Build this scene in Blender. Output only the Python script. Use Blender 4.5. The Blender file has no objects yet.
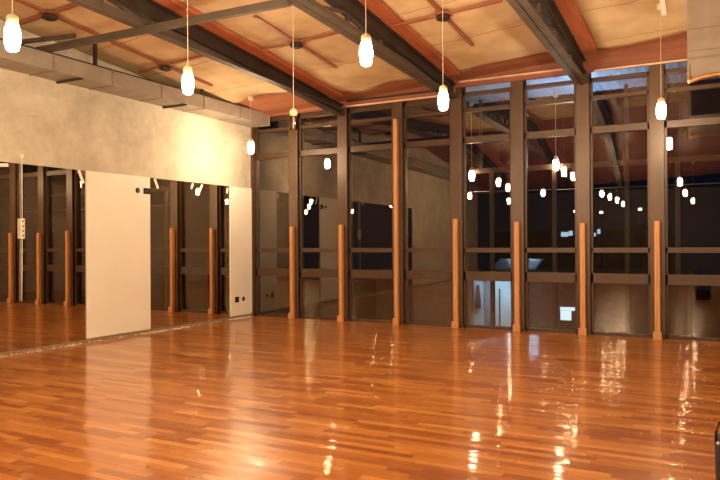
import bpy, bmesh, math, random
from mathutils import Vector, Matrix
random.seed(7)
C = bpy.context.scene.collection
SC = bpy.context.scene
PI = math.pi

# ------------------------------------------------------------------ room measures (metres)
XL, XR = -8.6, 2.4          # left and right walls
YG = 11.36                  # inner face of the glass wall
YB = -10.0                  # wall behind the viewer
POST_X = [-7.57, -6.45, -5.29, -4.15, -3.07, -2.01, -0.915, 0.195, 1.305]
TRUSS_X = [-6.45, -4.20, -2.01]
PITCH = 0.092

def zroof(x, y):
    yy = y if y > 2 else 4 - y
    return 4.18 + PITCH * (11.36 - yy) + 0.06 * (min(x, 2.4) + 6.42)

# ------------------------------------------------------------------ node helpers
def newmat(name):
    m = bpy.data.materials.new(name); m.use_nodes = True
    nt = m.node_tree; nt.nodes.clear()
    out = nt.nodes.new('ShaderNodeOutputMaterial')
    return m, nt, out

def N(nt, t, **kw):
    n = nt.nodes.new(t)
    for k, v in kw.items():
        if k.startswith('i_'):
            n.inputs[k[2:].replace('_', ' ')].default_value = v
        else:
            setattr(n, k, v)
    return n

def lk(nt, a, b): nt.links.new(a, b)

def math_n(nt, op, a, b=None):
    n = nt.nodes.new('ShaderNodeMath'); n.operation = op
    for i, v in enumerate((a, b)):
        if v is None: continue
        if isinstance(v, (int, float)): n.inputs[i].default_value = v
        else: nt.links.new(v, n.inputs[i])
    return n.outputs[0]

def ramp(nt, fac, stops):
    r = nt.nodes.new('ShaderNodeValToRGB')
    el = r.color_ramp.elements
    while len(el) < len(stops): el.new(0.5)
    for e, (p, c) in zip(el, stops):
        e.position = p; e.color = (*c, 1)
    nt.links.new(fac, r.inputs[0])
    return r.outputs[0]

def plain(name, col, rough=0.6, metal=0.0, spec=0.5, var=0.12, scale=6.0, bump=0.0, stretch=(1, 1, 1), coat=0.0):
    """A principled surface whose colour wanders a little with noise."""
    m, nt, out = newmat(name)
    b = N(nt, 'ShaderNodeBsdfPrincipled')
    b.inputs['Roughness'].default_value = rough
    b.inputs['Metallic'].default_value = metal
    b.inputs['Specular IOR Level'].default_value = spec
    b.inputs['Coat Weight'].default_value = coat
    tc = N(nt, 'ShaderNodeTexCoord'); mp = N(nt, 'ShaderNodeMapping')
    mp.inputs['Scale'].default_value = stretch
    lk(nt, tc.outputs['Object'], mp.inputs[0])
    nz = N(nt, 'ShaderNodeTexNoise'); nz.inputs['Scale'].default_value = scale; nz.inputs['Detail'].default_value = 5
    lk(nt, mp.outputs[0], nz.inputs[0])
    lo = tuple(c * (1 - var) for c in col); hi = tuple(min(1, c * (1 + var)) for c in col)
    lk(nt, ramp(nt, nz.outputs[0], [(0.3, lo), (0.7, hi)]), b.inputs['Base Color'])
    if bump:
        bp = N(nt, 'ShaderNodeBump'); bp.inputs['Strength'].default_value = bump; bp.inputs['Distance'].default_value = 0.01
        lk(nt, nz.outputs[0], bp.inputs['Height']); lk(nt, bp.outputs[0], b.inputs['Normal'])
    lk(nt, b.outputs[0], out.inputs[0])
    return m

def emit(name, col, strength):
    m, nt, out = newmat(name)
    e = N(nt, 'ShaderNodeEmission'); e.inputs[0].default_value = (*col, 1); e.inputs[1].default_value = strength
    lk(nt, e.outputs[0], out.inputs[0])
    return m

def parquet():
    m, nt, out = newmat('varnished_parquet')
    tc = N(nt, 'ShaderNodeTexCoord'); sp = N(nt, 'ShaderNodeSeparateXYZ')
    lk(nt, tc.outputs['Object'], sp.inputs[0])
    W, L = 0.075, 0.62
    row = math_n(nt, 'FLOOR', math_n(nt, 'DIVIDE', sp.outputs[1], W))
    wr = N(nt, 'ShaderNodeTexWhiteNoise', noise_dimensions='1D'); lk(nt, row, wr.inputs['W'])
    xo = math_n(nt, 'ADD', math_n(nt, 'DIVIDE', sp.outputs[0], L), math_n(nt, 'MULTIPLY', wr.outputs['Value'], 7.0))
    col = math_n(nt, 'FLOOR', xo)
    cb = N(nt, 'ShaderNodeCombineXYZ'); lk(nt, row, cb.inputs[0]); lk(nt, col, cb.inputs[1])
    wn = N(nt, 'ShaderNodeTexWhiteNoise', noise_dimensions='2D'); lk(nt, cb.outputs[0], wn.inputs['Vector'])
    # grain running along the strip
    mp = N(nt, 'ShaderNodeMapping'); mp.inputs['Scale'].default_value = (1.6, 42, 1)
    lk(nt, tc.outputs['Object'], mp.inputs[0])
    off = N(nt, 'ShaderNodeVectorMath', operation='ADD'); lk(nt, mp.outputs[0], off.inputs[0])
    sc = N(nt, 'ShaderNodeVectorMath', operation='SCALE'); sc.inputs['Scale'].default_value = 20
    lk(nt, wn.outputs['Color'], sc.inputs[0]); lk(nt, sc.outputs[0], off.inputs[1])
    g = N(nt, 'ShaderNodeTexNoise'); g.inputs['Scale'].default_value = 1.0; g.inputs['Detail'].default_value = 4
    lk(nt, off.outputs[0], g.inputs[0])
    tone = math_n(nt, 'ADD', math_n(nt, 'MULTIPLY', wn.outputs['Value'], 0.72), math_n(nt, 'MULTIPLY', g.outputs[0], 0.28))
    c = ramp(nt, tone, [(0.08, (0.27, 0.074, 0.014)), (0.45, (0.43, 0.146, 0.027)), (0.75, (0.53, 0.205, 0.040)), (0.98, (0.68, 0.33, 0.09))])
    # dark joints between strips
    fy = math_n(nt, 'FRACT', math_n(nt, 'DIVIDE', sp.outputs[1], W)); fx = math_n(nt, 'FRACT', xo)
    jy = math_n(nt, 'LESS_THAN', fy, 0.03); jx = math_n(nt, 'LESS_THAN', fx, 0.005)
    j = math_n(nt, 'MAXIMUM', jy, jx)
    mix = N(nt, 'ShaderNodeMix', data_type='RGBA'); lk(nt, j, mix.inputs[0]); lk(nt, c, mix.inputs[6])
    mix.inputs[7].default_value = (0.13, 0.035, 0.012, 1)
    b = N(nt, 'ShaderNodeBsdfPrincipled')
    lk(nt, mix.outputs[2], b.inputs['Base Color'])
    b.inputs['Roughness'].default_value = 0.30
    b.inputs['Specular IOR Level'].default_value = 0.3
    b.inputs['Coat Weight'].default_value = 0.6
    b.inputs['Coat Roughness'].default_value = 0.07
    b.inputs['Coat IOR'].default_value = 1.55
    # every strip lies a hair out of level, plus slow varnish waves
    geo = N(nt, 'ShaderNodeNewGeometry')
    s1 = N(nt, 'ShaderNodeVectorMath', operation='SUBTRACT'); lk(nt, wn.outputs['Color'], s1.inputs[0]); s1.inputs[1].default_value = (0.5, 0.5, 0.5)
    s2 = N(nt, 'ShaderNodeVectorMath', operation='MULTIPLY'); lk(nt, s1.outputs[0], s2.inputs[0]); s2.inputs[1].default_value = (0.004, 0.055, 0)
    a1 = N(nt, 'ShaderNodeVectorMath', operation='ADD'); lk(nt, geo.outputs['Normal'], a1.inputs[0]); lk(nt, s2.outputs[0], a1.inputs[1])
    mp2 = N(nt, 'ShaderNodeMapping'); mp2.inputs['Scale'].default_value = (2.5, 38, 1); lk(nt, tc.outputs['Object'], mp2.inputs[0])
    n2 = N(nt, 'ShaderNodeTexNoise'); n2.inputs['Scale'].default_value = 1.0; n2.inputs['Detail'].default_value = 3
    lk(nt, mp2.outputs[0], n2.inputs[0])
    s3 = N(nt, 'ShaderNodeVectorMath', operation='SUBTRACT'); lk(nt, n2.outputs['Color'], s3.inputs[0]); s3.inputs[1].default_value = (0.5, 0.5, 0.5)
    s4 = N(nt, 'ShaderNodeVectorMath', operation='MULTIPLY'); lk(nt, s3.outputs[0], s4.inputs[0]); s4.inputs[1].default_value = (0.007, 0.11, 0)
    a2 = N(nt, 'ShaderNodeVectorMath', operation='ADD'); lk(nt, a1.outputs[0], a2.inputs[0]); lk(nt, s4.outputs[0], a2.inputs[1])
    nn = N(nt, 'ShaderNodeVectorMath', operation='NORMALIZE'); lk(nt, a2.outputs[0], nn.inputs[0])
    lk(nt, nn.outputs[0], b.inputs['Normal']); lk(nt, nn.outputs[0], b.inputs['Coat Normal'])
    lk(nt, b.outputs[0], out.inputs[0])
    return m

def plaster():
    m, nt, out = newmat('mottled_plaster')
    tc = N(nt, 'ShaderNodeTexCoord')
    n1 = N(nt, 'ShaderNodeTexNoise'); n1.inputs['Scale'].default_value = 1.1; n1.inputs['Detail'].default_value = 7; n1.inputs['Roughness'].default_value = 0.62
    n1.inputs['Distortion'].default_value = 0.6
    lk(nt, tc.outputs['Object'], n1.inputs[0])
    n2 = N(nt, 'ShaderNodeTexNoise'); n2.inputs['Scale'].default_value = 9; n2.inputs['Detail'].default_value = 4
    lk(nt, tc.outputs['Object'], n2.inputs[0])
    t = math_n(nt, 'ADD', math_n(nt, 'MULTIPLY', n1.outputs[0], 0.75), math_n(nt, 'MULTIPLY', n2.outputs[0], 0.25))
    c = ramp(nt, t, [(0.32, (0.41, 0.365, 0.285)), (0.5, (0.54, 0.49, 0.39)), (0.68, (0.67, 0.62, 0.52))])
    b = N(nt, 'ShaderNodeBsdfPrincipled'); b.inputs['Roughness'].default_value = 0.8; b.inputs['Specular IOR Level'].default_value = 0.25
    lk(nt, c, b.inputs['Base Color'])
    bp = N(nt, 'ShaderNodeBump'); bp.inputs['Strength'].default_value = 0.15; bp.inputs['Distance'].default_value = 0.02
    lk(nt, t, bp.inputs['Height']); lk(nt, bp.outputs[0], b.inputs['Normal'])
    lk(nt, b.outputs[0], out.inputs[0])
    return m

def insulation():
    m, nt, out = newmat('tan_insulation')
    tc = N(nt, 'ShaderNodeTexCoord'); sp = N(nt, 'ShaderNodeSeparateXYZ'); lk(nt, tc.outputs['Object'], sp.inputs[0])
    n1 = N(nt, 'ShaderNodeTexNoise'); n1.inputs['Scale'].default_value = 2.2; n1.inputs['Detail'].default_value = 6
    lk(nt, tc.outputs['Object'], n1.inputs[0])
    c = ramp(nt, n1.outputs[0], [(0.3, (0.52, 0.37, 0.20)), (0.55, (0.64, 0.475, 0.28)), (0.75, (0.71, 0.55, 0.34))])
    # sheet joints every 1.2 m, a little wavy
    wv = math_n(nt, 'MULTIPLY', math_n(nt, 'SUBTRACT', n1.outputs[0], 0.5), 0.12)
    f = math_n(nt, 'FRACT', math_n(nt, 'DIVIDE', math_n(nt, 'ADD', math_n(nt, 'SUBTRACT', sp.outputs[1], 9.57 - 12.0), wv), 1.2))
    j = math_n(nt, 'LESS_THAN', f, 0.018)
    mix = N(nt, 'ShaderNodeMix', data_type='RGBA'); lk(nt, math_n(nt, 'MULTIPLY', j, 0.7), mix.inputs[0]); lk(nt, c, mix.inputs[6])
    mix.inputs[7].default_value = (0.30, 0.14, 0.06, 1)
    b = N(nt, 'ShaderNodeBsdfPrincipled'); b.inputs['Roughness'].default_value = 0.75; b.inputs['Specular IOR Level'].default_value = 0.2
    lk(nt, mix.outputs[2], b.inputs['Base Color'])
    bp = N(nt, 'ShaderNodeBump'); bp.inputs['Strength'].default_value = 0.3; bp.inputs['Distance'].default_value = 0.02
    lk(nt, n1.outputs[0], bp.inputs['Height']); lk(nt, bp.outputs[0], b.inputs['Normal'])
    lk(nt, b.outputs[0], out.inputs[0])
    return m

def boards(name, c0, c1, width=0.14, axis=1):
    m, nt, out = newmat(name)
    tc = N(nt, 'ShaderNodeTexCoord'); sp = N(nt, 'ShaderNodeSeparateXYZ'); lk(nt, tc.outputs['Object'], sp.inputs[0])
    q = math_n(nt, 'DIVIDE', sp.outputs[axis], width)
    wn = N(nt, 'ShaderNodeTexWhiteNoise', noise_dimensions='1D'); lk(nt, math_n(nt, 'FLOOR', q), wn.inputs['W'])
    mp = N(nt, 'ShaderNodeMapping'); mp.inputs['Scale'].default_value = (1, 14, 14); lk(nt, tc.outputs['Object'], mp.inputs[0])
    g = N(nt, 'ShaderNodeTexNoise'); g.inputs['Scale'].default_value = 2; g.inputs['Detail'].default_value = 4; lk(nt, mp.outputs[0], g.inputs[0])
    t = math_n(nt, 'ADD', math_n(nt, 'MULTIPLY', wn.outputs['Value'], 0.5), math_n(nt, 'MULTIPLY', g.outputs[0], 0.5))
    c = ramp(nt, t, [(0.15, c0), (0.85, c1)])
    j = math_n(nt, 'LESS_THAN', math_n(nt, 'FRACT', q), 0.035)
    mix = N(nt, 'ShaderNodeMix', data_type='RGBA'); lk(nt, j, mix.inputs[0]); lk(nt, c, mix.inputs[6])
    mix.inputs[7].default_value = (*[v * 0.35 for v in c0], 1)
    b = N(nt, 'ShaderNodeBsdfPrincipled'); b.inputs['Roughness'].default_value = 0.45
    lk(nt, mix.outputs[2], b.inputs['Base Color']); lk(nt, b.outputs[0], out.inputs[0])
    return m

def window_glass():
    m, nt, out = newmat('tinted_window_glass')
    fr = N(nt, 'ShaderNodeFresnel'); fr.inputs[0].default_value = 2.25
    gm = N(nt, 'ShaderNodeNewGeometry')
    fac = math_n(nt, 'MULTIPLY', fr.outputs[0], math_n(nt, 'SUBTRACT', 1.0, gm.outputs['Backfacing']))
    tr = N(nt, 'ShaderNodeBsdfTransparent'); tr.inputs[0].default_value = (0.80, 0.82, 0.82, 1)
    gl = N(nt, 'ShaderNodeBsdfGlossy'); gl.inputs['Roughness'].default_value = 0.0; gl.inputs[0].default_value = (1.0, 0.86, 0.70, 1)
    mx = N(nt, 'ShaderNodeMixShader')
    lk(nt, fac, mx.inputs[0]); lk(nt, tr.outputs[0], mx.inputs[1]); lk(nt, gl.outputs[0], mx.inputs[2])
    lk(nt, mx.outputs[0], out.inputs[0])
    return m

def clear_glass():
    m, nt, out = newmat('clear_bulb_glass')
    fr = N(nt, 'ShaderNodeFresnel'); fr.inputs[0].default_value = 1.6
    tr = N(nt, 'ShaderNodeBsdfTransparent'); tr.inputs[0].default_value = (0.93, 0.9, 0.84, 1)
    gl = N(nt, 'ShaderNodeBsdfGlossy'); gl.inputs['Roughness'].default_value = 0.03
    mx = N(nt, 'ShaderNodeMixShader')
    lk(nt, fr.outputs[0], mx.inputs[0]); lk(nt, tr.outputs[0], mx.inputs[1]); lk(nt, gl.outputs[0], mx.inputs[2])
    lk(nt, mx.outputs[0], out.inputs[0])
    return m

def mirror_mat():
    m, nt, out = newmat('mirror_glass')
    g = N(nt, 'ShaderNodeBsdfGlossy'); g.inputs['Roughness'].default_value = 0.0; g.inputs[0].default_value = (0.76, 0.70, 0.60, 1)
    lk(nt, g.outputs[0], out.inputs[0])
    return m

M = dict(
    parquet=parquet(), plaster=plaster(), insulation=insulation(), glass=window_glass(), mirror=mirror_mat(), bulb_clear=clear_glass(),
    redboards=boards('red_brown_boards', (0.23, 0.075, 0.036), (0.38, 0.145, 0.072)),
    header=boards('header_boards', (0.22, 0.072, 0.036), (0.33, 0.125, 0.065), 0.11, 2),
    redtimber=plain('red_painted_timber', (0.42, 0.125, 0.055), 0.5, var=0.18, scale=3, stretch=(4, 0.6, 4)),
    conduit=plain('red_brown_conduit', (0.30, 0.10, 0.05), 0.55, var=0.2),
    paleledge=plain('pale_timber_ledge', (0.74, 0.50, 0.36), 0.5),
    steel=plain('dark_truss_steel', (0.06, 0.045, 0.035), 0.55, 0.15, var=0.3, scale=5),
    chord=plain('grey_brown_steel', (0.085, 0.064, 0.046), 0.6, 0.1, var=0.2, scale=4),
    dark=plain('dark_beam', (0.030, 0.019, 0.015), 0.55, 0.1, var=0.3, scale=3),
    column=plain('brown_column_paint', (0.086, 0.045, 0.022), 0.40, 0.1, var=0.2, scale=3),
    frame=plain('brown_window_frame', (0.070, 0.036, 0.019), 0.42, 0.1, var=0.15, scale=4),
    galv=plain('galvanised_steel', (0.36, 0.31, 0.265), 0.5, 0.45, var=0.15, scale=3),
    galvedge=plain('duct_flange_steel', (0.30, 0.25, 0.2), 0.45, 0.5),
    litlip=plain('orange_lit_edge', (0.72, 0.40, 0.16), 0.35, 0.7, var=0.25, scale=14),  # orange light on the duct lip, painted as base colour
    pine=plain('orange_pine', (0.56, 0.265, 0.10), 0.5, var=0.22, scale=3, stretch=(14, 14, 0.8)),
    panel=plain('cream_panel_paint', (0.82, 0.78, 0.68), 0.55, var=0.025, scale=2),
    tape=plain('white_tape', (0.85, 0.82, 0.74), 0.6, var=0.05),
    black=plain('black_plastic', (0.010, 0.009, 0.008), 0.6, spec=0.2, var=0.2),
    blackfabric=plain('black_fabric', (0.016, 0.014, 0.014), 0.75, var=0.3, scale=60, bump=0.3),
    metal=plain('bright_wire', (0.6, 0.58, 0.55), 0.25, 0.9),
    socket=plain('pale_wood_socket', (0.72, 0.55, 0.34), 0.5, var=0.15, scale=30),
    cable=plain('cream_cable', (0.75, 0.62, 0.45), 0.55),
    cord=plain('white_cord', (0.80, 0.76, 0.66), 0.55),
    gap=plain('raw_floor_gap', (0.30, 0.20, 0.12), 0.9, var=0.35, scale=25, bump=0.5),
    rubble=plain('plaster_crumbs', (0.86, 0.80, 0.68), 0.9, var=0.2, scale=40),
    rearwall=plain('dark_rear_wall', (0.045, 0.038, 0.034), 0.7, var=0.2),
    ground=plain('night_asphalt', (0.05, 0.05, 0.055), 0.85, var=0.25, scale=2),
    kiosk=plain('dark_brick_render', (0.16, 0.10, 0.075), 0.8, var=0.25, scale=5),
    kioskpale=plain('pale_blue_cladding', (0.68, 0.78, 0.82), 0.6, var=0.05),
    kioskgrey=plain('grey_door_post', (0.32, 0.32, 0.34), 0.6, var=0.1),
    awning=plain('blue_grey_awning', (0.34, 0.44, 0.52), 0.5, var=0.1),
    maroon=plain('maroon_cloth', (0.16, 0.05, 0.04), 0.8, var=0.2),
    canopy=plain('pale_corrugated_sheet', (0.62, 0.66, 0.72), 0.45, 0.2, var=0.12, scale=4),
    outsteel=plain('outdoor_steel', (0.085, 0.055, 0.040), 0.6, 0.1, var=0.15),
    bulb=emit('glowing_bulb', (1.0, 0.74, 0.46), 560.0),
    bulb_standin=emit('bulb_reflection_glow', (1.0, 0.68, 0.38), 90.0),  # for the added bulbs that replace reflections in the glass
    coolamp=emit('cool_lamp', (0.36, 0.62, 1.0), 420.0),
    litwin=emit('lit_window', (0.75, 0.95, 1.0), 1.6),
    tubelamp=emit('kiosk_tube', (0.50, 0.80, 1.0), 70.0),
    awningfill=emit('awning_fill_glow', (0.45, 0.72, 1.0), 22.0),  # glow of the added light over the kiosk awning
    street=emit('street_lamp_glow', (1.0, 0.72, 0.42), 9.0),
    bluewin=emit('distant_blue_window', (0.6, 0.82, 1.0), 1.1),
)

# ------------------------------------------------------------------ mesh helpers
def bx(bm, x0, x1, y0, y1, z0, z1):
    vs = [bm.verts.new((x, y, z)) for x in (x0, x1) for y in (y0, y1) for z in (z0, z1)]
    for f in ((0, 1, 3, 2), (4, 6, 7, 5), (0, 4, 5, 1), (2, 3, 7, 6), (0, 2, 6, 4), (1, 5, 7, 3)):
        bm.faces.new([vs[i] for i in f])

def bar(bm, a, b, w, t, up=(0, 0, 1)):
    """A rectangular bar from a to b: w across, t along up."""
    a, b = Vector(a), Vector(b); d = (b - a).normalized(); u = Vector(up)
    s = d.cross(u)
    if s.length < 1e-4: s = d.cross(Vector((1, 0, 0)))
    s.normalize(); u = s.cross(d).normalized()
    vs = [bm.verts.new(p + s * (i * w / 2) + u * (k * t / 2)) for p in (a, b) for i, k in ((-1, -1), (1, -1), (1, 1), (-1, 1))]
    for i in range(4): bm.faces.new((vs[i], vs[(i + 1) % 4], vs[4 + (i + 1) % 4], vs[4 + i]))
    bm.faces.new(vs[:4]); bm.faces.new(vs[4:])

def tube(bm, pts, r, n=8):
    rings = []
    pts = [Vector(p) for p in pts]
    for i, p in enumerate(pts):
        d = (pts[min(i + 1, len(pts) - 1)] - pts[max(i - 1, 0)]).normalized()
        ref = Vector((0, 0, 1)) if abs(d.z) < 0.9 else Vector((1, 0, 0))
        s = d.cross(ref).normalized(); u = s.cross(d)
        rings.append([bm.verts.new(p + s * (r * math.cos(2 * PI * k / n)) + u * (r * math.sin(2 * PI * k / n))) for k in range(n)])
    for a, b in zip(rings, rings[1:]):
        for k in range(n): bm.faces.new((a[k], a[(k + 1) % n], b[(k + 1) % n], b[k]))
    bm.faces.new(rings[0]); bm.faces.new(rings[-1])

def lathe(bm, prof, n=16, cx=0, cy=0):
    """prof: list of (r, z); closed at the ends with a fan when r > 0."""
    rings = [[bm.verts.new((cx + r * math.cos(2 * PI * k / n), cy + r * math.sin(2 * PI * k / n), z)) for k in range(n)] for r, z in prof]
    for a, b in zip(rings, rings[1:]):
        for k in range(n): bm.faces.new((a[k], a[(k + 1) % n], b[(k + 1) % n], b[k]))
    bm.faces.new(rings[0]); bm.faces.new(rings[-1])

def obj(name, bm, mat, parent=None, bevel=0.0, smooth=False):
    bmesh.ops.recalc_face_normals(bm, faces=bm.faces)
    me = bpy.data.meshes.new(name); bm.to_mesh(me); bm.free()
    me.materials.append(mat)
    if smooth:
        for p in me.polygons: p.use_smooth = True
    o = bpy.data.objects.new(name, me); C.objects.link(o)
    if parent is not None: o.parent = parent
    if bevel:
        md = o.modifiers.new('bevel', 'BEVEL'); md.width = bevel; md.segments = 2; md.limit_method = 'ANGLE'
    return o

def tag(o, label, cat, group=None, kind=None):
    o['label'] = label; o['category'] = cat
    if group: o['group'] = group
    if kind: o['kind'] = kind
    return o

def thing(name, label, cat, loc=(0, 0, 0), group=None):
    o = bpy.data.objects.new(name, None); C.objects.link(o); o.location = loc; o.empty_display_size = 0.1
    return tag(o, label, cat, group)

def struct(name, bm, mat, parent=None, label=None, cat=None, **kw):
    o = obj(name, bm, mat, parent, **kw)
    if parent is None:
        o['kind'] = 'structure'
        if label: o['label'] = label; o['category'] = cat
    return o

def B(*a):
    bm = bmesh.new()
    for q in a: bx(bm, *q)
    return bm

def dup(root, loc, label, group=None):
    r = root.copy(); C.objects.link(r); r.location = loc; r['label'] = label
    if group: r['group'] = group
    for ch in list(root.children):
        c = ch.copy(); C.objects.link(c); c.parent = r
        for g in ch.children:
            d = g.copy(); C.objects.link(d); d.parent = c
    return r

# ------------------------------------------------------------------ setting: floor, walls, ceiling
struct('floor', B((XL - 0.2, XR + 0.2, YB - 0.2, YG + 0.24, -0.12, 0)), M['parquet'], label='glossy orange-brown wooden strip floor', cat='floor')

def side_wall(name, x0, x1, y0, y1, mat, label):
    bm = bmesh.new(); ys = [y0, 2.0, y1]
    lo = [[bm.verts.new((x, y, 0)) for y in ys] for x in (x0, x1)]
    hi = [[bm.verts.new((x, y, zroof(x, y) + 0.03)) for y in ys] for x in (x0, x1)]
    for i in range(2):
        bm.faces.new((lo[0][i], lo[0][i + 1], hi[0][i + 1], hi[0][i])); bm.faces.new((lo[1][i], hi[1][i], hi[1][i + 1], lo[1][i + 1]))
        bm.faces.new((hi[0][i], hi[0][i + 1], hi[1][i + 1], hi[1][i])); bm.faces.new((lo[0][i], lo[1][i], lo[1][i + 1], lo[0][i + 1]))
    bm.faces.new((lo[0][0], hi[0][0], hi[1][0], lo[1][0])); bm.faces.new((lo[0][2], lo[1][2], hi[1][2], hi[0][2]))
    return struct(name, bm, mat, label=label, cat='wall')
side_wall('wall_left', XL - 0.2, XL, YB - 0.2, YG + 0.24, M['plaster'], 'mottled beige plaster wall above the mirrors')
side_wall('wall_right', XR, XR + 0.2, YB - 0.2, YG + 0.24, M['plaster'], 'beige plaster wall on the right side of the hall')
struct('wall_rear', B((XL, XR, YB - 0.2, YB, 0, zroof(XL, YB))), M['rearwall'], label='dark wall at the back of the hall', cat='wall')

bm = bmesh.new()
ys = [YB - 0.2, 2.0, YG + 0.24]
lo = [[bm.verts.new((x, y, zroof(x, y))) for y in ys] for x in (XL - 0.2, XR + 0.2)]
hi = [[bm.verts.new((x, y, zroof(x, y) + 0.12)) for y in ys] for x in (XL - 0.2, XR + 0.2)]
for i in range(2):
    bm.faces.new((lo[0][i], lo[0][i + 1], lo[1][i + 1], lo[1][i])); bm.faces.new((hi[0][i], hi[1][i], hi[1][i + 1], hi[0][i + 1]))
    for k in (0, 1): bm.faces.new((lo[k][i], hi[k][i], hi[k][i + 1], lo[k][i + 1]))
for i in (0, 2): bm.faces.new((lo[0][i], lo[1][i], hi[1][i], hi[0][i]))
struct('ceiling', bm, M['redboards'], label='sloping ceiling of red-brown boards', cat='ceiling')

# tan insulation sheets lining the roof between the trusses
def blanket(x0, x1, yend, label, seed):
    rnd = random.Random(seed); ph = [rnd.uniform(0, 6) for _ in range(4)]
    nx, ny = 26, 70
    bm = bmesh.new(); y0 = 2.05
    top, bot = [], []
    for j in range(ny + 1):
        t, b = [], []
        for i in range(nx + 1):
            u, v = i / nx, j / ny
            ye = yend + 0.07 * math.sin(2.3 * u * 3 + ph[0]) + 0.05 * math.sin(9 * u + ph[1])
            y = y0 + (ye - y0) * v
            xx = x0 + (x1 - x0) * u + 0.015 * math.sin(3 * y + ph[2]) * (1 if u in (0, 1) else 0)
            s = abs(math.sin(PI * (y - 9.57) / 1.2))
            sag = 0.030 + 0.035 * s * math.sin(PI * u) + 0.008 * math.sin(5 * y + 4 * u + ph[3])
            z = zroof(xx, y)
            t.append(bm.verts.new((xx, y, z - 0.004))); b.append(bm.verts.new((xx, y, z - sag)))
        top.append(t); bot.append(b)
    for j in range(ny):
        for i in range(nx):
            bm.faces.new((bot[j][i], bot[j][i + 1], bot[j + 1][i + 1], bot[j + 1][i]))
            bm.faces.new((top[j][i], top[j + 1][i], top[j + 1][i + 1], top[j][i + 1]))
        bm.faces.new((top[j][0], bot[j][0], bot[j + 1][0], top[j + 1][0])); bm.faces.new((top[j][nx], top[j + 1][nx], bot[j + 1][nx], bot[j][nx]))
    for i in range(nx):
        for j in (0, ny): bm.faces.new((top[j][i], top[j][i + 1], bot[j][i + 1], bot[j][i]))
    o = obj('insulation_blanket', bm, M['insulation'], smooth=True)
    return tag(o, label, 'insulation', 'tan insulation under the roof')
blanket(XL + 0.02, TRUSS_X[0] - 0.30, 10.15, 'tan insulation under the roof between plaster wall and leftmost truss', 1)
blanket(TRUSS_X[0] + 0.30, TRUSS_X[1] - 0.30, 10.82, 'tan insulation under the roof between leftmost and middle truss', 2)
blanket(TRUSS_X[1] + 0.30, TRUSS_X[2] - 0.30, 10.82, 'tan insulation under the roof between middle and rightmost truss', 3)
blanket(TRUSS_X[2] + 0.30, XR - 0.02, 11.0, 'tan insulation under the roof right of the rightmost truss', 4)

# ------------------------------------------------------------------ roof trusses
def truss(X, label, cw=0.095):
    t = thing('roof_truss', label, 'truss', (X, YG - 0.04, 0), 'steel roof trusses')
    y1 = YG - 0.04
    def zb(y): return 4.03 + 0.036 * (11.3 - (y if y > 2 else 4 - y))
    def zt(y): return zroof(X, y) - 0.065
    def L(p): return (p[0], p[1] - y1, p[2])
    yk = [YB + 0.1, 2.0, y1]
    bm = bmesh.new()
    for s in (-cw * 0.58, cw * 0.58):                       # double angle bottom chord
        for a, b in ((0, 1), (1, 2)):
            bar(bm, L((s, yk[a], zb(yk[a]))), L((s, yk[b], zb(yk[b]))), cw, 0.022)
            bar(bm, L((s * 0.25, yk[a], zb(yk[a]) + 0.06)), L((s * 0.25, yk[b], zb(yk[b]) + 0.06)), 0.02, 0.115)
    obj('bottom_chord', bm, M['chord'], t)
    bm = bmesh.new()
    for a, b in ((0, 1), (1, 2)):
        bar(bm, L((0, yk[a], zt(yk[a]) - 0.10)), L((0, yk[b], zt(yk[b]) - 0.10)), 0.05, 0.20)
        bar(bm, L((0, yk[a], zt(yk[a]) - 0.195)), L((0, yk[b], zt(yk[b]) - 0.195)), 0.15, 0.02)
        bar(bm, L((0, yk[a], zt(yk[a]) - 0.008)), L((0, yk[b], zt(yk[b]) - 0.008)), 0.15, 0.016)
    obj('top_chord', bm, M['dark'], t)
    for s in (-1, 1):
        bm = bmesh.new()
        for a, b in ((0, 1), (1, 2)):
            bar(bm, L((s * 0.185, yk[a], zroof(X + s * 0.185, yk[a]) - 0.033)), L((s * 0.185, yk[b] - (0.45 if b == 2 else 0), zroof(X + s * 0.185, yk[b] - (0.45 if b == 2 else 0)) - 0.033)), 0.215, 0.062)
        obj('timber_rail', bm, M['redtimber'], t)
    ys = [10.4 - 0.95 * k for k in range(9)]
    for k, y in enumerate(ys):
        bm = bmesh.new(); bar(bm, L((0, y, zb(y) + 0.02)), L((0, y, zt(y) - 0.19)), 0.045, 0.045, (0, 1, 0)); obj('web_post', bm, M['steel'], t)
        if k + 1 < len(ys):
            y2 = ys[k + 1]
            a, b = ((y, zb(y) + 0.03), (y2, zt(y2) - 0.19)) if k % 2 == 0 else ((y, zt(y) - 0.19), (y2, zb(y2) + 0.03))
            bm = bmesh.new(); bar(bm, L((0, a[0], a[1])), L((0, b[0], b[1])), 0.04, 0.04); obj('web_brace', bm, M['steel'], t)
    bm = bmesh.new(); bx(bm, -0.012, 0.012, -0.75, 0, 4.0, zt(y1) - 0.1); obj('end_plate', bm, M['dark'], t)
    return t
truss(TRUSS_X[0], 'dark steel roof truss, leftmost of three, meeting the second wooden post bay', 0.055)
truss(TRUSS_X[1], 'dark steel roof truss, middle of three, ending above the bulb before the glass')
truss(TRUSS_X[2], 'dark steel roof truss with red timber rails, rightmost of three')

bm = bmesh.new(); bar(bm, (-8.35, 6.22, 4.17), (TRUSS_X[1] - 0.06, 6.35, 4.19), 0.07, 0.085)
tag(obj('tie_beam', bm, M['chord']), 'long grey-brown steel bar crossing under the leftmost truss', 'beam')
bm = bmesh.new(); bar(bm, (-8.25, 5.88, 4.19), (-7.5, 6.14, 4.235), 0.05, 0.05)
tag(obj('brace_bar', bm, M['steel']), 'short dark brace bar between the duct and the long steel tie bar', 'beam')

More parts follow.
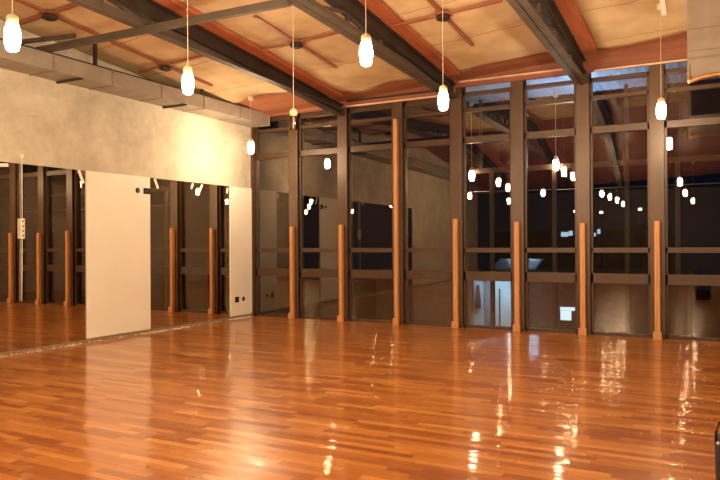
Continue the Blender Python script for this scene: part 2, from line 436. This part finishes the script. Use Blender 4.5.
# red conduits crossing at ceiling boxes
def conduit(x, y, xm, xp, ym, yp, label):
    z = zroof(x, y)
    t = thing('ceiling_conduit', label, 'conduit', (x, y, z), 'red conduits with ceiling boxes')
    def P(px, py, d=0.085): return (px - x, py - y, zroof(px, py) - d - z)
    bm = bmesh.new(); bar(bm, P(x, y - ym), P(x, y + yp), 0.052, 0.03); obj('long_strap', bm, M['conduit'], t)
    bm = bmesh.new(); bar(bm, P(x - xm, y), P(x + xp, y), 0.052, 0.03); obj('cross_strap', bm, M['conduit'], t)
    bm = bmesh.new(); lathe(bm, [(0.085, -0.10), (0.10, -0.115), (0.10, -0.15), (0.07, -0.165)], 8)
    obj('junction_box', bm, M['dark'], t)
    bm = bmesh.new(); bx(bm, -0.10, 0.10, -0.10, 0.10, -0.098, -0.078); obj('backing_plate', bm, M['conduit'], t, 0.006)
conduit(-7.76, 5.96, 0.6, 0.75, 0.7, 1.1, 'red-brown conduit cross with dark box above the nearest bulb, top left')
conduit(-7.78, 8.07, 0.55, 0.85, 1.05, 1.1, 'red-brown conduit cross with dark box above the duct left of the leftmost truss')
conduit(-5.50, 8.36, 0.62, 0.85, 1.0, 1.15, 'red conduit cross with dark box between leftmost and middle trusses')
conduit(-3.30, 8.57, 0.75, 0.80, 0.8, 1.2, 'red conduit cross with dark box between middle and rightmost trusses')

# ------------------------------------------------------------------ glass wall
edges = [XL + 0.06] + POST_X + [XR]
PHI = [0.02, 0.03, 0.03, 0.03, 0.05, 0.05, 0.05, 0.04, 0, 0]
for i, x in enumerate(POST_X):
    names = ['first', 'second', 'third', 'fourth', 'fifth', 'sixth', 'seventh', 'eighth', 'ninth']
    t = thing('steel_column', 'brown steel column of the glass wall, %s from the plaster wall corner' % names[i], 'column', (x, YG, 0), 'columns of the glass wall')
    ztop = zroof(x, YG) - 0.004
    bm = B((-0.105, 0.105, 0.0, 0.022, 0, ztop), (-0.105, 0.105, 0.205, 0.225, 0, ztop), (-0.02, 0.02, 0.022, 0.205, 0, ztop))
    obj('shaft', bm, M['column'], t, 0.004)
    bm = B((-0.125, 0.125, -0.002, 0.23, 0, 0.02)); obj('base_plate', bm, M['column'], t)
for i in range(10):
    x0 = edges[i] + (0.105 if i else 0.0); x1 = edges[i + 1] - (0.105 if i < 9 else 0.0)
    root = bpy.data.objects.new('window_%d' % (i + 1), None); C.objects.link(root); root.location = ((x0 + x1) / 2, YG + 0.06, 0)
    root['kind'] = 'structure'; root['label'] = 'floor-to-roof glazed bay %d counted from the plaster wall' % (i + 1); root['category'] = 'window'
    cx, cy = (x0 + x1) / 2, YG + 0.06; w = (x1 - x0) / 2
    ztop = 4.30 if i < 4 else 4.12
    rails = [(0.0, 0.05), (0.825, 0.985), (1.315, 1.395), (3.225, 3.335), (3.77, 3.83), (4.055 if i >= 4 else 3.98, ztop)]
    bm = bmesh.new()
    for (a, b) in rails: bx(bm, -w, w, 0.0, 0.09, a, b)
    for s in (-1, 1): bx(bm, min(s * w, s * (w - 0.035)), max(s * w, s * (w - 0.035)), 0.0, 0.09, 0, ztop)
    obj('window_frame', bm, M['frame'], root, 0.003)
    for k in range(5):
        a, b = rails[k][1], rails[k + 1][0]
        p = obj(['lower_pane', 'middle_pane', 'tall_pane', 'clerestory_pane', 'top_pane'][k], B((-w + 0.036, w - 0.036, -0.003, 0.003, a, b)), M['glass'], root)
        p.location = (0, 0.045, 0); p.rotation_euler = (0, 0, PHI[i])      # the sashes do not close quite flush

# boards over the glass, with the pale ledge and the slit that lets the canopy light in
def header(name, x0, x1, z0):
    bm = bmesh.new(); n = 12
    fr = [[bm.verts.new((x0 + (x1 - x0) * k / n, y, z)) for k in range(n + 1)] for y, z in ((YG - 0.05, z0), (YG - 0.005, z0))]
    tp = [[bm.verts.new((x0 + (x1 - x0) * k / n, y, zroof(x0 + (x1 - x0) * k / n, y) - 0.002)) for k in range(n + 1)] for y in (YG - 0.05, YG - 0.005)]
    for k in range(n):
        bm.faces.new((fr[0][k], fr[0][k + 1], tp[0][k + 1], tp[0][k])); bm.faces.new((fr[1][k], tp[1][k], tp[1][k + 1], fr[1][k + 1]))
        bm.faces.new((fr[0][k], fr[1][k], fr[1][k + 1], fr[0][k + 1])); bm.faces.new((tp[0][k], tp[0][k + 1], tp[1][k + 1], tp[1][k]))
    for k in (0, n): bm.faces.new((fr[0][k], tp[0][k], tp[1][k], fr[1][k]))
    struct(name, bm, M['header'], label='red-brown boarded strip above the glass wall', cat='trim')
header('trim_1', XL, POST_X[3], 4.06)
header('trim_2', POST_X[3], XR, 4.19)
struct('trim_3', B((POST_X[3] + 0.1, TRUSS_X[2] - 0.15, YG - 0.11, YG - 0.05, 4.262, 4.285)), M['paleledge'])
struct('trim_4', B((TRUSS_X[0] + 0.15, POST_X[3] - 0.1, YG - 0.09, YG - 0.05, 4.16, 4.185)), M['dark'])
struct('trim_5', B((TRUSS_X[0] + 0.15, POST_X[3] - 0.1, YG - 0.10, YG - 0.05, 4.06, 4.085)), M['paleledge'])
struct('trim_6', B((TRUSS_X[2] + 0.2, XR, YG - 0.10, YG - 0.05, 4.185, 4.205)), M['paleledge'])
struct('trim_7', B((XL, XL + 0.06, YG - 0.02, YG + 0.2, 0, 4.12)), M['frame'])

# ------------------------------------------------------------------ wooden posts in front of the columns
tops = [1.82, 1.84, 3.75, 1.90, 1.83, 1.79, 1.80]
order = ['first', 'second', 'third', 'fourth', 'fifth', 'sixth', 'seventh']
for i, zt in enumerate(tops):
    lab = 'chest-high orange pine post before the glass wall, %s post from the plaster wall' % order[i]
    if i == 2: lab = 'the one very tall orange pine post, rising almost to the roof'
    t = thing('wooden_post', lab, 'post', (POST_X[i], YG - 0.05, 0), 'wooden posts along the glass wall')
    w = 0.035 if i < 3 else 0.039
    obj('shaft', B((-w, w, -0.042, 0.044, 0.0, zt)), M['pine'], t, 0.006)
    obj('base_block', B((-w - 0.022, w + 0.022, -0.075, -0.042, 0, 0.12)), M['pine'], t, 0.006)

# ------------------------------------------------------------------ left wall: mirrors and cream panels
ZM = 2.62
def wallpiece(name, y0, y1, mat, th, z0, label, cat, group):
    o = obj(name, B((XL, XL + th, y0, y1, z0, ZM)), mat, None, 0.003)
    return tag(o, label, cat, group)
wallpiece('wall_mirror', 3.27, 7.215, M['mirror'], 0.012, 0.05, 'large frameless mirror left of the wide cream panel, running out of the picture', 'mirror', 'wall mirrors')
wallpiece('wall_mirror', 8.525, 10.64, M['mirror'], 0.012, 0.05, 'frameless mirror between the wide and the narrow cream panel', 'mirror', 'wall mirrors')
wallpiece('wall_mirror', 1.88, 2.32, M['mirror'], 0.012, 0.05, 'narrow mirror strip beside the cream panel seen only as a reflection', 'mirror', 'wall mirrors')
wallpiece('wall_panel', 7.22, 8.52, M['panel'], 0.03, 0.06, 'wide cream wall panel between the two mirrors', 'wall panel', 'cream wall panels')
wallpiece('wall_panel', 10.645, 11.33, M['panel'], 0.03, 0.06, 'narrow cream wall panel in the corner beside the glass wall', 'wall panel', 'cream wall panels')
wallpiece('wall_panel', 2.325, 3.265, M['panel'], 0.03, 0.06, 'cream wall panel beyond the large mirror, seen mirrored in the glass', 'wall panel', 'cream wall panels')

# raw gap and plaster crumbs along the foot of the wall
struct('baseboard_left', B((XL, XL + 0.035, YB, YG - 0.02, 0, 0.045)), M['gap'], label='rough unfinished strip at the foot of the mirror wall', cat='baseboard')
bm = bmesh.new(); rnd = random.Random(3)
for k in range(210):
    y = rnd.choice((rnd.uniform(4.5, 7.4), rnd.uniform(8.3, 9.4), rnd.uniform(10.6, 11.25), rnd.uniform(5, 11.2)))
    x = XL + 0.035 + abs(rnd.gauss(0.02, 0.025)); s = rnd.uniform(0.006, 0.022); ln = s * rnd.uniform(1, 3.6)
    mat = Matrix.Translation((x, y, s * 0.33)) @ Matrix.Rotation(rnd.uniform(-0.5, 0.5), 4, 'Z') @ Matrix.Diagonal((s, ln, s * 0.45, 1))
    bmesh.ops.create_icosphere(bm, subdivisions=1, radius=0.75, matrix=mat)
tag(obj('plaster_crumbs', bm, M['rubble']), 'white plaster crumbs scattered along the foot of the mirror wall', 'debris', kind='stuff')

# wall sockets
def socket(y, z, w, hh, round_, label):
    t = thing('wall_socket', label, 'socket', (XL + 0.03, y, z), 'black wall sockets')
    bm = bmesh.new()
    if round_:
        lathe(bm, [(w, 0), (w, 0.006), (w * 0.9, 0.010)], 20); bmesh.ops.rotate(bm, verts=bm.verts, matrix=Matrix.Rotation(PI / 2, 3, 'Y'))
    else: bx(bm, 0, 0.010, -w, w, -hh, hh)
    obj('face_plate', bm, M['black'], t, 0 if round_ else 0.003)
    bm = bmesh.new(); lathe(bm, [(0.022, 0.0101), (0.022, 0.013), (0.017, 0.013), (0.015, 0.0112)], 16)
    bmesh.ops.rotate(bm, verts=bm.verts, matrix=Matrix.Rotation(PI / 2, 3, 'Y')); obj('outlet', bm, M['steel'], t)
socket(8.24, 2.385, 0.044, 0.05, True, 'small black socket high on the wide cream panel, left one of the pair')
socket(8.44, 2.385, 0.072, 0.05, False, 'black socket plate at the upper right edge of the wide cream panel')
socket(10.83, 0.38, 0.060, 0.055, False, 'square black socket low on the narrow corner panel')
socket(11.04, 0.38, 0.045, 0.05, True, 'round black socket low on the narrow corner panel beside the glass')

# tape strips on the mirrors
def tape(y, z, dy, dz, label):
    bm = bmesh.new(); bar(bm, (0, -dy / 2, -dz / 2), (0, dy / 2, dz / 2), 0.045, 0.004, (1, 0, 0))
    o = obj('tape_strip', bm, M['tape']); o.location = (XL + 0.0145, y, z)
    tag(o, label, 'tape', 'white tape strips on the mirrors')
tape(7.13, 2.52, 0.09, -0.19, 'slanting white tape strip on the large mirror beside the wide panel')
tape(5.88, 2.575, 0.12, 0.01, 'white tape strip at the top of the large mirror near the power strip')
tape(8.68, 2.53, 0.08, -0.16, 'slanting white tape strip at the top left of the farther mirror')
tape(9.57, 2.55, -0.05, -0.10, 'white tape strip on the farther mirror, left one of the middle pair')
tape(9.80, 2.52, -0.09, -0.15, 'slanting white tape strip on the farther mirror, right one of the middle pair')
tape(10.57, 2.53, -0.03, -0.11, 'white tape strip at the top right corner of the farther mirror')

# hanging power strip
t = thing('power_strip', 'white power strip hanging on a long cord before the large mirror', 'power strip', (XL + 0.03, 6.13, 2.72))
bm = bmesh.new(); tube(bm, [(0, 0, 0), (0.002, 0.0, -0.4), (0.0, 0.003, -0.86)], 0.007); obj('cord', bm, M['cord'], t, smooth=True)
bm = bmesh.new(); tube(bm, [(0, 0, -1.14), (0.002, -0.005, -1.6), (0.0, -0.01, -2.0)], 0.006); obj('lower_cord', bm, M['cord'], t, smooth=True)
obj('housing', B((-0.016, 0.022, -0.03, 0.03, -1.14, -0.86)), M['cord'], t, 0.006)
for k in range(4):
    bm = bmesh.new(); lathe(bm, [(0.017, 0.021), (0.017, 0.0245)], 12); bmesh.ops.rotate(bm, verts=bm.verts, matrix=Matrix.Rotation(PI / 2, 3, 'Y'))
    bmesh.ops.translate(bm, verts=bm.verts, vec=(0, 0, -0.90 - 0.066 * k)); obj('outlet', bm, M['galvedge'], t)
bm = bmesh.new(); bx(bm, -0.03, 0.01, -0.025, 0.025, -0.02, 0.03); obj('wall_hook', bm, M['cord'], t, 0.004)

# ------------------------------------------------------------------ ducts
t = thing('ventilation_duct', 'long rectangular galvanised duct along the top of the plaster wall', 'duct', (XL, YG - 0.06, 3.85))
L0 = YB + 0.02 - (YG - 0.06)
obj('duct_body', B((0.0, 0.5, L0, 0, 0.03, 0.255)), M['galv'], t, 0.004)
yy = 10.36
while yy > YB + 0.5:
    y = yy - (YG - 0.06)
    bm = bmesh.new()
    bx(bm, 0.0, 0.507, y - 0.012, y + 0.012, 0.022, 0.031); bx(bm, 0.499, 0.508, y - 0.012, y + 0.012, 0.022, 0.262); bx(bm, 0, 0.508, y - 0.012, y + 0.012, 0.253, 0.262)
    obj('flange', bm, M['galvedge'], t)
    yy -= 1.02
obj('top_angle', B((0.44, 0.50, L0, -1.2, 0.256, 0.275)), M['dark'], t)
for y in (8.86, 6.72):
    obj('hanger_bracket', B((-0.0, 0.53, y - YG + 0.045, y - YG + 0.085, 0.0, 0.022)), M['dark'], t)
obj('end_cap', B((0.0, 0.512, -0.006, 0.012, 0.018, 0.267)), M['galv'], t, 0.003)
for y in (7.02, 9.35):
    bm = bmesh.new(); zt = zroof(XL + 0.45, y) - 3.85 - 0.03
    bx(bm, 0.43, 0.48, y - YG + 0.04, y - YG + 0.08, 0.27, zt); obj('hanger', bm, M['dark'], t)

RX, RY = -0.385, 9.0
t = thing('wide_duct', 'wide galvanised metal duct hanging at the top right under the roof', 'duct', (RX, RY, 3.38))
Z1 = zroof(RX, 9.0) - 3.38 - 0.02
bm = bmesh.new()
sec = [(0, 0.04), (0.9, 0.26), (0.9, zroof(RX, 9.9) - 3.4), (0, Z1)]
va = [[bm.verts.new((x, y, z)) for y, z in sec] for x in (0, 1.9)]
bm.faces.new(va[0]); bm.faces.new(va[1])
for k in range(4): bm.faces.new((va[0][k], va[0][(k + 1) % 4], va[1][(k + 1) % 4], va[1][k]))
obj('duct_body', bm, M['galv'], t, 0.012)
for z in (0.27, 0.36, 0.62, 0.98):
    obj('seam', B((-0.004, 1.904, -0.008, 0.004, z, z + (0.022 if z < 0.3 else 0.012))), M['galvedge'], t)
bm = bmesh.new()                                   # rolled, arched lower lip; the orange light on it is put into its colour
pts = [(0.02, -0.01, 0.06), (0.03, -0.015, 0.0), (0.07, -0.02, 0.015), (0.16, -0.02, 0.045), (0.30, -0.02, 0.058), (0.45, -0.02, 0.04), (0.62, -0.02, 0.0), (1.2, -0.02, -0.01), (1.88, -0.02, 0.0)]
tube(bm, pts, 0.026, 10); obj('rolled_lip', bm, M['litlip'], t, smooth=True)
bm = B((0.0, 0.025, -0.02, 0.0, 0.0, 0.2)); obj('corner_strip', bm, M['galv'], t, 0.004)

# tape hanging from the roof
bm = bmesh.new(); bar(bm, (0, 0, 0), (0.045, -0.03, -0.40), 0.055, 0.006, (0, 1, 0))
o = obj('hanging_strip', bm, M['tape']); o.location = (-0.69, 9.22, zroof(-0.69, 9.22) - 0.045)
tag(o, 'pale strip dangling from the tan insulation left of the wide duct', 'strip')

# ------------------------------------------------------------------ pendant bulbs
BODY = [(0.010, -0.104), (0.030, -0.101), (0.043, -0.090), (0.050, -0.065), (0.056, -0.03), (0.0585, 0.0), (0.0575, 0.03), (0.053, 0.060), (0.045, 0.085), (0.040, 0.098)]
SOCK = [(0.041, 0.098), (0.044, 0.101), (0.044, 0.145), (0.038, 0.163), (0.014, 0.174), (0.006, 0.186)]
bulb_me = sock_me = None
def pendant(x, y, z, label, lit=True, ztop=None, glow=None):
    global bulb_me, sock_me
    t = thing('pendant_bulb', label, 'pendant lamp', (x, y, z), 'hanging bulbs')
    if bulb_me is None:
        bm = bmesh.new(); lathe(bm, BODY, 20); b = obj('bulb', bm, M['bulb'], t, smooth=True); bulb_me = b.data
        bm = bmesh.new(); lathe(bm, SOCK, 16); s = obj('socket', bm, M['socket'], t, smooth=True); sock_me = s.data
    elif lit:
        me = bulb_me
        if glow: me = bulb_me.copy(); me.materials[0] = glow
        b = bpy.data.objects.new('bulb', me); C.objects.link(b); b.parent = t
        s = bpy.data.objects.new('socket', sock_me); C.objects.link(s); s.parent = t
    else:
        bm = bmesh.new(); lathe(bm, [(0.040, -0.125), (0.046, -0.120), (0.046, 0.03), (0.030, 0.048)], 20); b = obj('bulb', bm, M['bulb_clear'], t, smooth=True); b['label'] = 'unlit clear glass cylinder bulb'
        bm = bmesh.new(); tube(bm, [(0, 0, 0.045), (0.006, 0, -0.02), (-0.006, 0, -0.07), (0, 0, -0.10)], 0.006, 6); obj('filament', bm, M['cable'], b)
        bm = bmesh.new(); lathe(bm, [(0.030, 0.049), (0.046, 0.066), (0.052, 0.092), (0.046, 0.12), (0.024, 0.138), (0.007, 0.15)], 16); obj('socket', bm, M['socket'], t, smooth=True)
    top = (zroof(x, y) if ztop is None else ztop) - z - 0.002
    bm = bmesh.new(); tube(bm, [(0, 0, 0.14 if not lit else 0.18), (0, 0, top - 0.02)], 0.0036, 6); obj('cable', bm, M['cable'], t)
    bm = bmesh.new(); lathe(bm, [(0.02, top - 0.14), (0.045, top - 0.125), (0.045, top - 0.06), (0.01, top - 0.055), (0.01, top)], 12); obj('ceiling_cup', bm, M['cable'], t)
    return t
pendant(-4.73, 3.31, 3.06, 'largest glowing pendant bulb, at the upper left edge of the picture')
pendant(-4.65, 5.13, 3.07, 'glowing pendant bulb on a long cable before the leftmost truss, beside the duct')
pendant(-7.59, 10.02, 3.23, 'glowing pendant bulb in the corner above the narrow cream panel')
pendant(-2.73, 5.24, 3.13, 'glowing pendant bulb in front of the middle truss, high at top centre')
pendant(-2.76, 7.15, 3.07, 'glowing pendant bulb hanging where the middle truss meets the glass wall')
pendant(-0.73, 9.76, 3.20, 'small glowing pendant bulb at the right beside the seventh column')
pendant(-4.76, 7.16, 3.04, 'unlit clear pendant bulb below the end of the leftmost truss', lit=False)
hidden = [(-2.35, -0.8), (-2.17, -2.56), (-2.0, -4.55), (-1.86, -7.65), (-0.37, 2.99), (-0.09, -1.69), (0.36, -6.82), (-6.51, 0.48), (-5.83, -3.02), (-4.06, 0.69)]
hl = ['first of the four bulbs in the row mirrored in the seventh glass bay', 'second of the four bulbs in the row mirrored in the seventh glass bay',
      'third of the four bulbs in the row mirrored in the seventh glass bay', 'last of the four bulbs in the row mirrored in the seventh glass bay',
      'nearest bulb of the row mirrored in the eighth glass bay', 'middle bulb of the row mirrored in the eighth glass bay', 'farthest bulb of the row mirrored in the eighth glass bay',
      'lower left bulb mirrored in the fifth glass bay', 'lower right bulb mirrored in the fifth glass bay', 'lone bulb mirrored low in the sixth glass bay']
for (x, y), l in zip(hidden, hl): pendant(x, y, 3.05, l)
pendant(-4.56, 13.4, 2.85, 'added bulb outside standing in for a bulb reflection at the left edge of the fifth glass bay', ztop=4.42, glow=M['bulb_standin'])  # both outside bulbs are added in place of reflections in the panes
pendant(-2.87, 13.4, 2.97, 'added bulb outside standing in for a bulb reflection in the middle of the sixth glass bay', ztop=4.42, glow=M['bulb_standin'])

# ------------------------------------------------------------------ black bag at the right edge
t = thing('black_bag', 'black bag with a thin wire handle at the right edge of the floor', 'bag', (0.135, 3.5, 0))
bm = bmesh.new()
rings = []
for z, hw, hd in ((0, 0.165, 0.10), (0.02, 0.172, 0.105), (0.3, 0.178, 0.108), (0.52, 0.184, 0.10), (0.60, 0.186, 0.09), (0.61, 0.178, 0.082)):
    ring = []
    for k in range(24):
        a = 2 * PI * k / 24; c, s = math.cos(a), math.sin(a)
        ring.append(bm.verts.new((hw * math.copysign(abs(c) ** 0.45, c), hd * math.copysign(abs(s) ** 0.45, s), z)))
    rings.append(ring)
for a, b in zip(rings, rings[1:]):
    for k in range(24): bm.faces.new((a[k], a[(k + 1) % 24], b[(k + 1) % 24], b[k]))
bm.faces.new(rings[0]); bm.faces.new(rings[-1])
obj('bag_body', bm, M['blackfabric'], t, smooth=True)
bm = bmesh.new(); pts = [(-0.172, -0.03, 0.59)] + [(-0.172 + 0.008 * math.sin(k) + (0.0 if k == 0 else 0), -0.03, 0.6 + 0.0 * k) for k in (0,)]
pts = [(-0.175, -0.05, 0.585), (-0.178, -0.05, 0.64), (-0.165, -0.05, 0.685), (-0.12, -0.05, 0.715), (0.0, -0.05, 0.725), (0.12, -0.05, 0.715), (0.165, -0.05, 0.685), (0.178, -0.05, 0.64), (0.175, -0.05, 0.585)]
tube(bm, pts, 0.006, 8); obj('handle', bm, M['black'], t, smooth=True)
for s in (-1, 1):
    bm = bmesh.new(); bmesh.ops.create_icosphere(bm, subdivisions=2, radius=0.009, matrix=Matrix.Translation((s * 0.168, -0.075, 0.60))); obj('rivet', bm, M['metal'], t, smooth=True)

# ------------------------------------------------------------------ outside
struct('ground', B((-45, 40, YG + 0.3, 70, -3.2, -3.0)), M['ground'], label='dark ground outside far below the glass wall', cat='ground')

t = thing('veranda', 'steel veranda frame with corrugated canopy outside the glass wall', 'veranda', (0, 13.5, -3.0))
for x in (-4.17, -2.92, -1.6, -0.75, 0.9):
    obj('veranda_post', B((x - 0.04, x + 0.04, -0.04, 0.04, 0, 5.9)), M['outsteel'], t)
obj('cross_beam', B((-4.6, 2.4, -0.04, 0.04, 5.90, 6.0)), M['outsteel'], t)
bm = bmesh.new(); tube(bm, [(-4.6, 0.045, 5.53), (-2.2, 0.045, 5.50), (2.4, 0.045, 5.51)], 0.010, 6); obj('cable', bm, M['galv'], t)
bm = bmesh.new(); n = 160; vs = []
for k in range(n + 1):
    x = -4.7 + 7.3 * k / n; dz = 0.007 * math.sin(2 * PI * x / 0.13)
    vs.append([bm.verts.new((x, y, 7.43 + dz + e)) for e in (0, 0.008) for y in (-1.85, 0.45)])
for a, b in zip(vs, vs[1:]):
    bm.faces.new((a[0], a[1], b[1], b[0])); bm.faces.new((a[2], b[2], b[3], a[3]))
    bm.faces.new((a[0], b[0], b[2], a[2])); bm.faces.new((a[1], a[3], b[3], b[1]))
obj('canopy', bm, M['canopy'], t)
for x in (-4.4, -1.6, 0.9):
    bm = bmesh.new(); bar(bm, (x, 0, 5.98), (x, 0, 7.40), 0.06, 0.06, (0, 1, 0)); obj('canopy_strut', bm, M['outsteel'], t)
t = thing('flood_lamp', 'cool white lamp outside under the canopy, hidden behind the sixth column', 'lamp', (-2.36, 13.38, 3.02))
obj('lamp_housing', B((-0.15, 0.15, -0.07, 0.07, 0, 0.05)), M['black'], t, 0.01)
obj('lamp_face', B((-0.13, 0.13, -0.055, 0.055, 0.051, 0.06)), M['coolamp'], t)

t = thing('kiosk', 'dark low building outside with pale lit front and awning below the glass wall', 'building', (-5.5, 20, -3.0))
obj('kiosk_wall', B((-4.6, 4.6, 0.0, 4.0, 0, 3.45)), M['kiosk'], t)
obj('roof_slab', B((-4.7, 4.7, -0.1, 4.1, 3.46, 3.6)), M['outsteel'], t)
obj('lit_cladding', B((-1.26, 0.40, -0.05, -0.001, 0, 3.36)), M['kioskpale'], t)
obj('door_post', B((-0.90, -0.58, -0.13, -0.051, 0, 3.40)), M['kioskgrey'], t, 0.01)
bm = bmesh.new(); lathe(bm, [(0.02, 2.5), (0.10, 2.52), (0.085, 2.75), (0.05, 3.05), (0.03, 3.2)], 10, -1.08, -0.17); obj('hanging_cloth', bm, M['maroon'], t, smooth=True)
obj('dark_joint', B((-0.47, -0.43, -0.07, -0.051, 0, 3.1)), M['kiosk'], t)
bm = bmesh.new()
bar(bm, (-0.42, -0.5, 3.85), (0.85, -0.5, 3.85), 1.0, 0.05, (0, -0.25, 1)); obj('awning', bm, M['awning'], t)
bm = bmesh.new(); tube(bm, [(0.34, -0.45, 3.4), (0.34, -0.45, 2.3), (0.15, -0.45, 2.1), (0.15, -0.45, 0)], 0.045, 8); obj('downpipe', bm, M['kioskpale'], t, smooth=True)
obj('lit_window', B((1.32, 1.62, -0.03, -0.001, 2.25, 2.52)), M['litwin'], t)
obj('lit_sign', B((1.32, 1.72, -0.06, -0.001, 2.53, 2.62)), M['litwin'], t)
obj('tube_light', B((-0.9, 0.3, -0.95, -0.90, 3.38, 3.42)), M['tubelamp'], t)
obj('added_awning_light', B((-0.3, 0.6, 0.3, 0.36, 4.20, 4.27)), M['awningfill'], t)  # added light, kept out of sight, to brighten the awning top
obj('added_light_post', B((0.13, 0.17, 0.31, 0.35, 3.6, 4.2)), M['outsteel'], t)  # added support for the awning light
obj('tube_holder', B((-1.0, 0.4, -0.98, -0.1, 3.43, 3.455)), M['outsteel'], t)

for k, (x, z, l) in enumerate([(-6.92, 3.05, 'second'), (-7.5, 3.2, 'leftmost'), (-6.1, 3.1, 'third'), (-4.08, 3.22, 'rightmost')]):
    t = thing('street_lamp', 'distant warm street lamp in the night outside, %s of four' % l, 'street lamp', (x, 40, -3.0), 'distant street lamps')
    bm = bmesh.new(); tube(bm, [(0, 0, 0), (0, 0, z + 2.93)], 0.05, 8); obj('pole', bm, M['black'], t)
    bm = bmesh.new(); bmesh.ops.create_icosphere(bm, subdivisions=2, radius=0.085, matrix=Matrix.Translation((0, 0, z + 3.0)) @ Matrix.Diagonal((1.2, 1, 0.9, 1))); obj('lamp_head', bm, M['street'], t, smooth=True)
t = thing('distant_building', 'far dark building with small bluish lit windows', 'building', (-8.0, 45, -3.0))
obj('facade', B((-6, 5, 0, 5, 0, 5.2)), M['ground'], t)
rnd = random.Random(11)
for k in range(7):
    x = -1.1 + 0.36 * k + rnd.uniform(-0.1, 0.1); zz = 4.55 + rnd.uniform(0, 0.45) + 0.05 * k; w = rnd.uniform(0.10, 0.24)
    obj('window', B((x - w, x + w, -0.03, -0.001, zz, zz + rnd.uniform(0.2, 0.4))), M['bluewin'], t)

# ------------------------------------------------------------------ world, camera, view
w = bpy.data.worlds.new('night'); SC.world = w; w.use_nodes = True
bg = w.node_tree.nodes['Background']; bg.inputs[0].default_value = (0.02, 0.028, 0.05, 1); bg.inputs[1].default_value = 0.15

cam = bpy.data.cameras.new('camera'); co = bpy.data.objects.new('camera', cam); C.objects.link(co)
cam.sensor_width = 36; cam.lens = 683.58 / 720 * 36; cam.clip_start = 0.05; cam.clip_end = 200
co.matrix_world = Matrix.Translation((0, 0, 1.5)) @ Matrix.Rotation(0.4908, 4, 'Z') @ Matrix.Rotation(PI / 2 + 0.0037, 4, 'X') @ Matrix.Rotation(-0.0059, 4, 'Z')
SC.camera = co

SC.view_settings.view_transform = 'Standard'; SC.view_settings.look = 'None'
SC.view_settings.exposure = 0.0; SC.view_settings.gamma = 1.0; SC.view_settings.use_curve_mapping = False
cy = SC.cycles
cy.use_denoising = True
cy.max_bounces = 12; cy.glossy_bounces = 8; cy.transparent_max_bounces = 24; cy.diffuse_bounces = 5
cy.caustics_refractive = False; cy.caustics_reflective = True; cy.blur_glossy = 1.0
cy.sample_clamp_indirect = 60.0
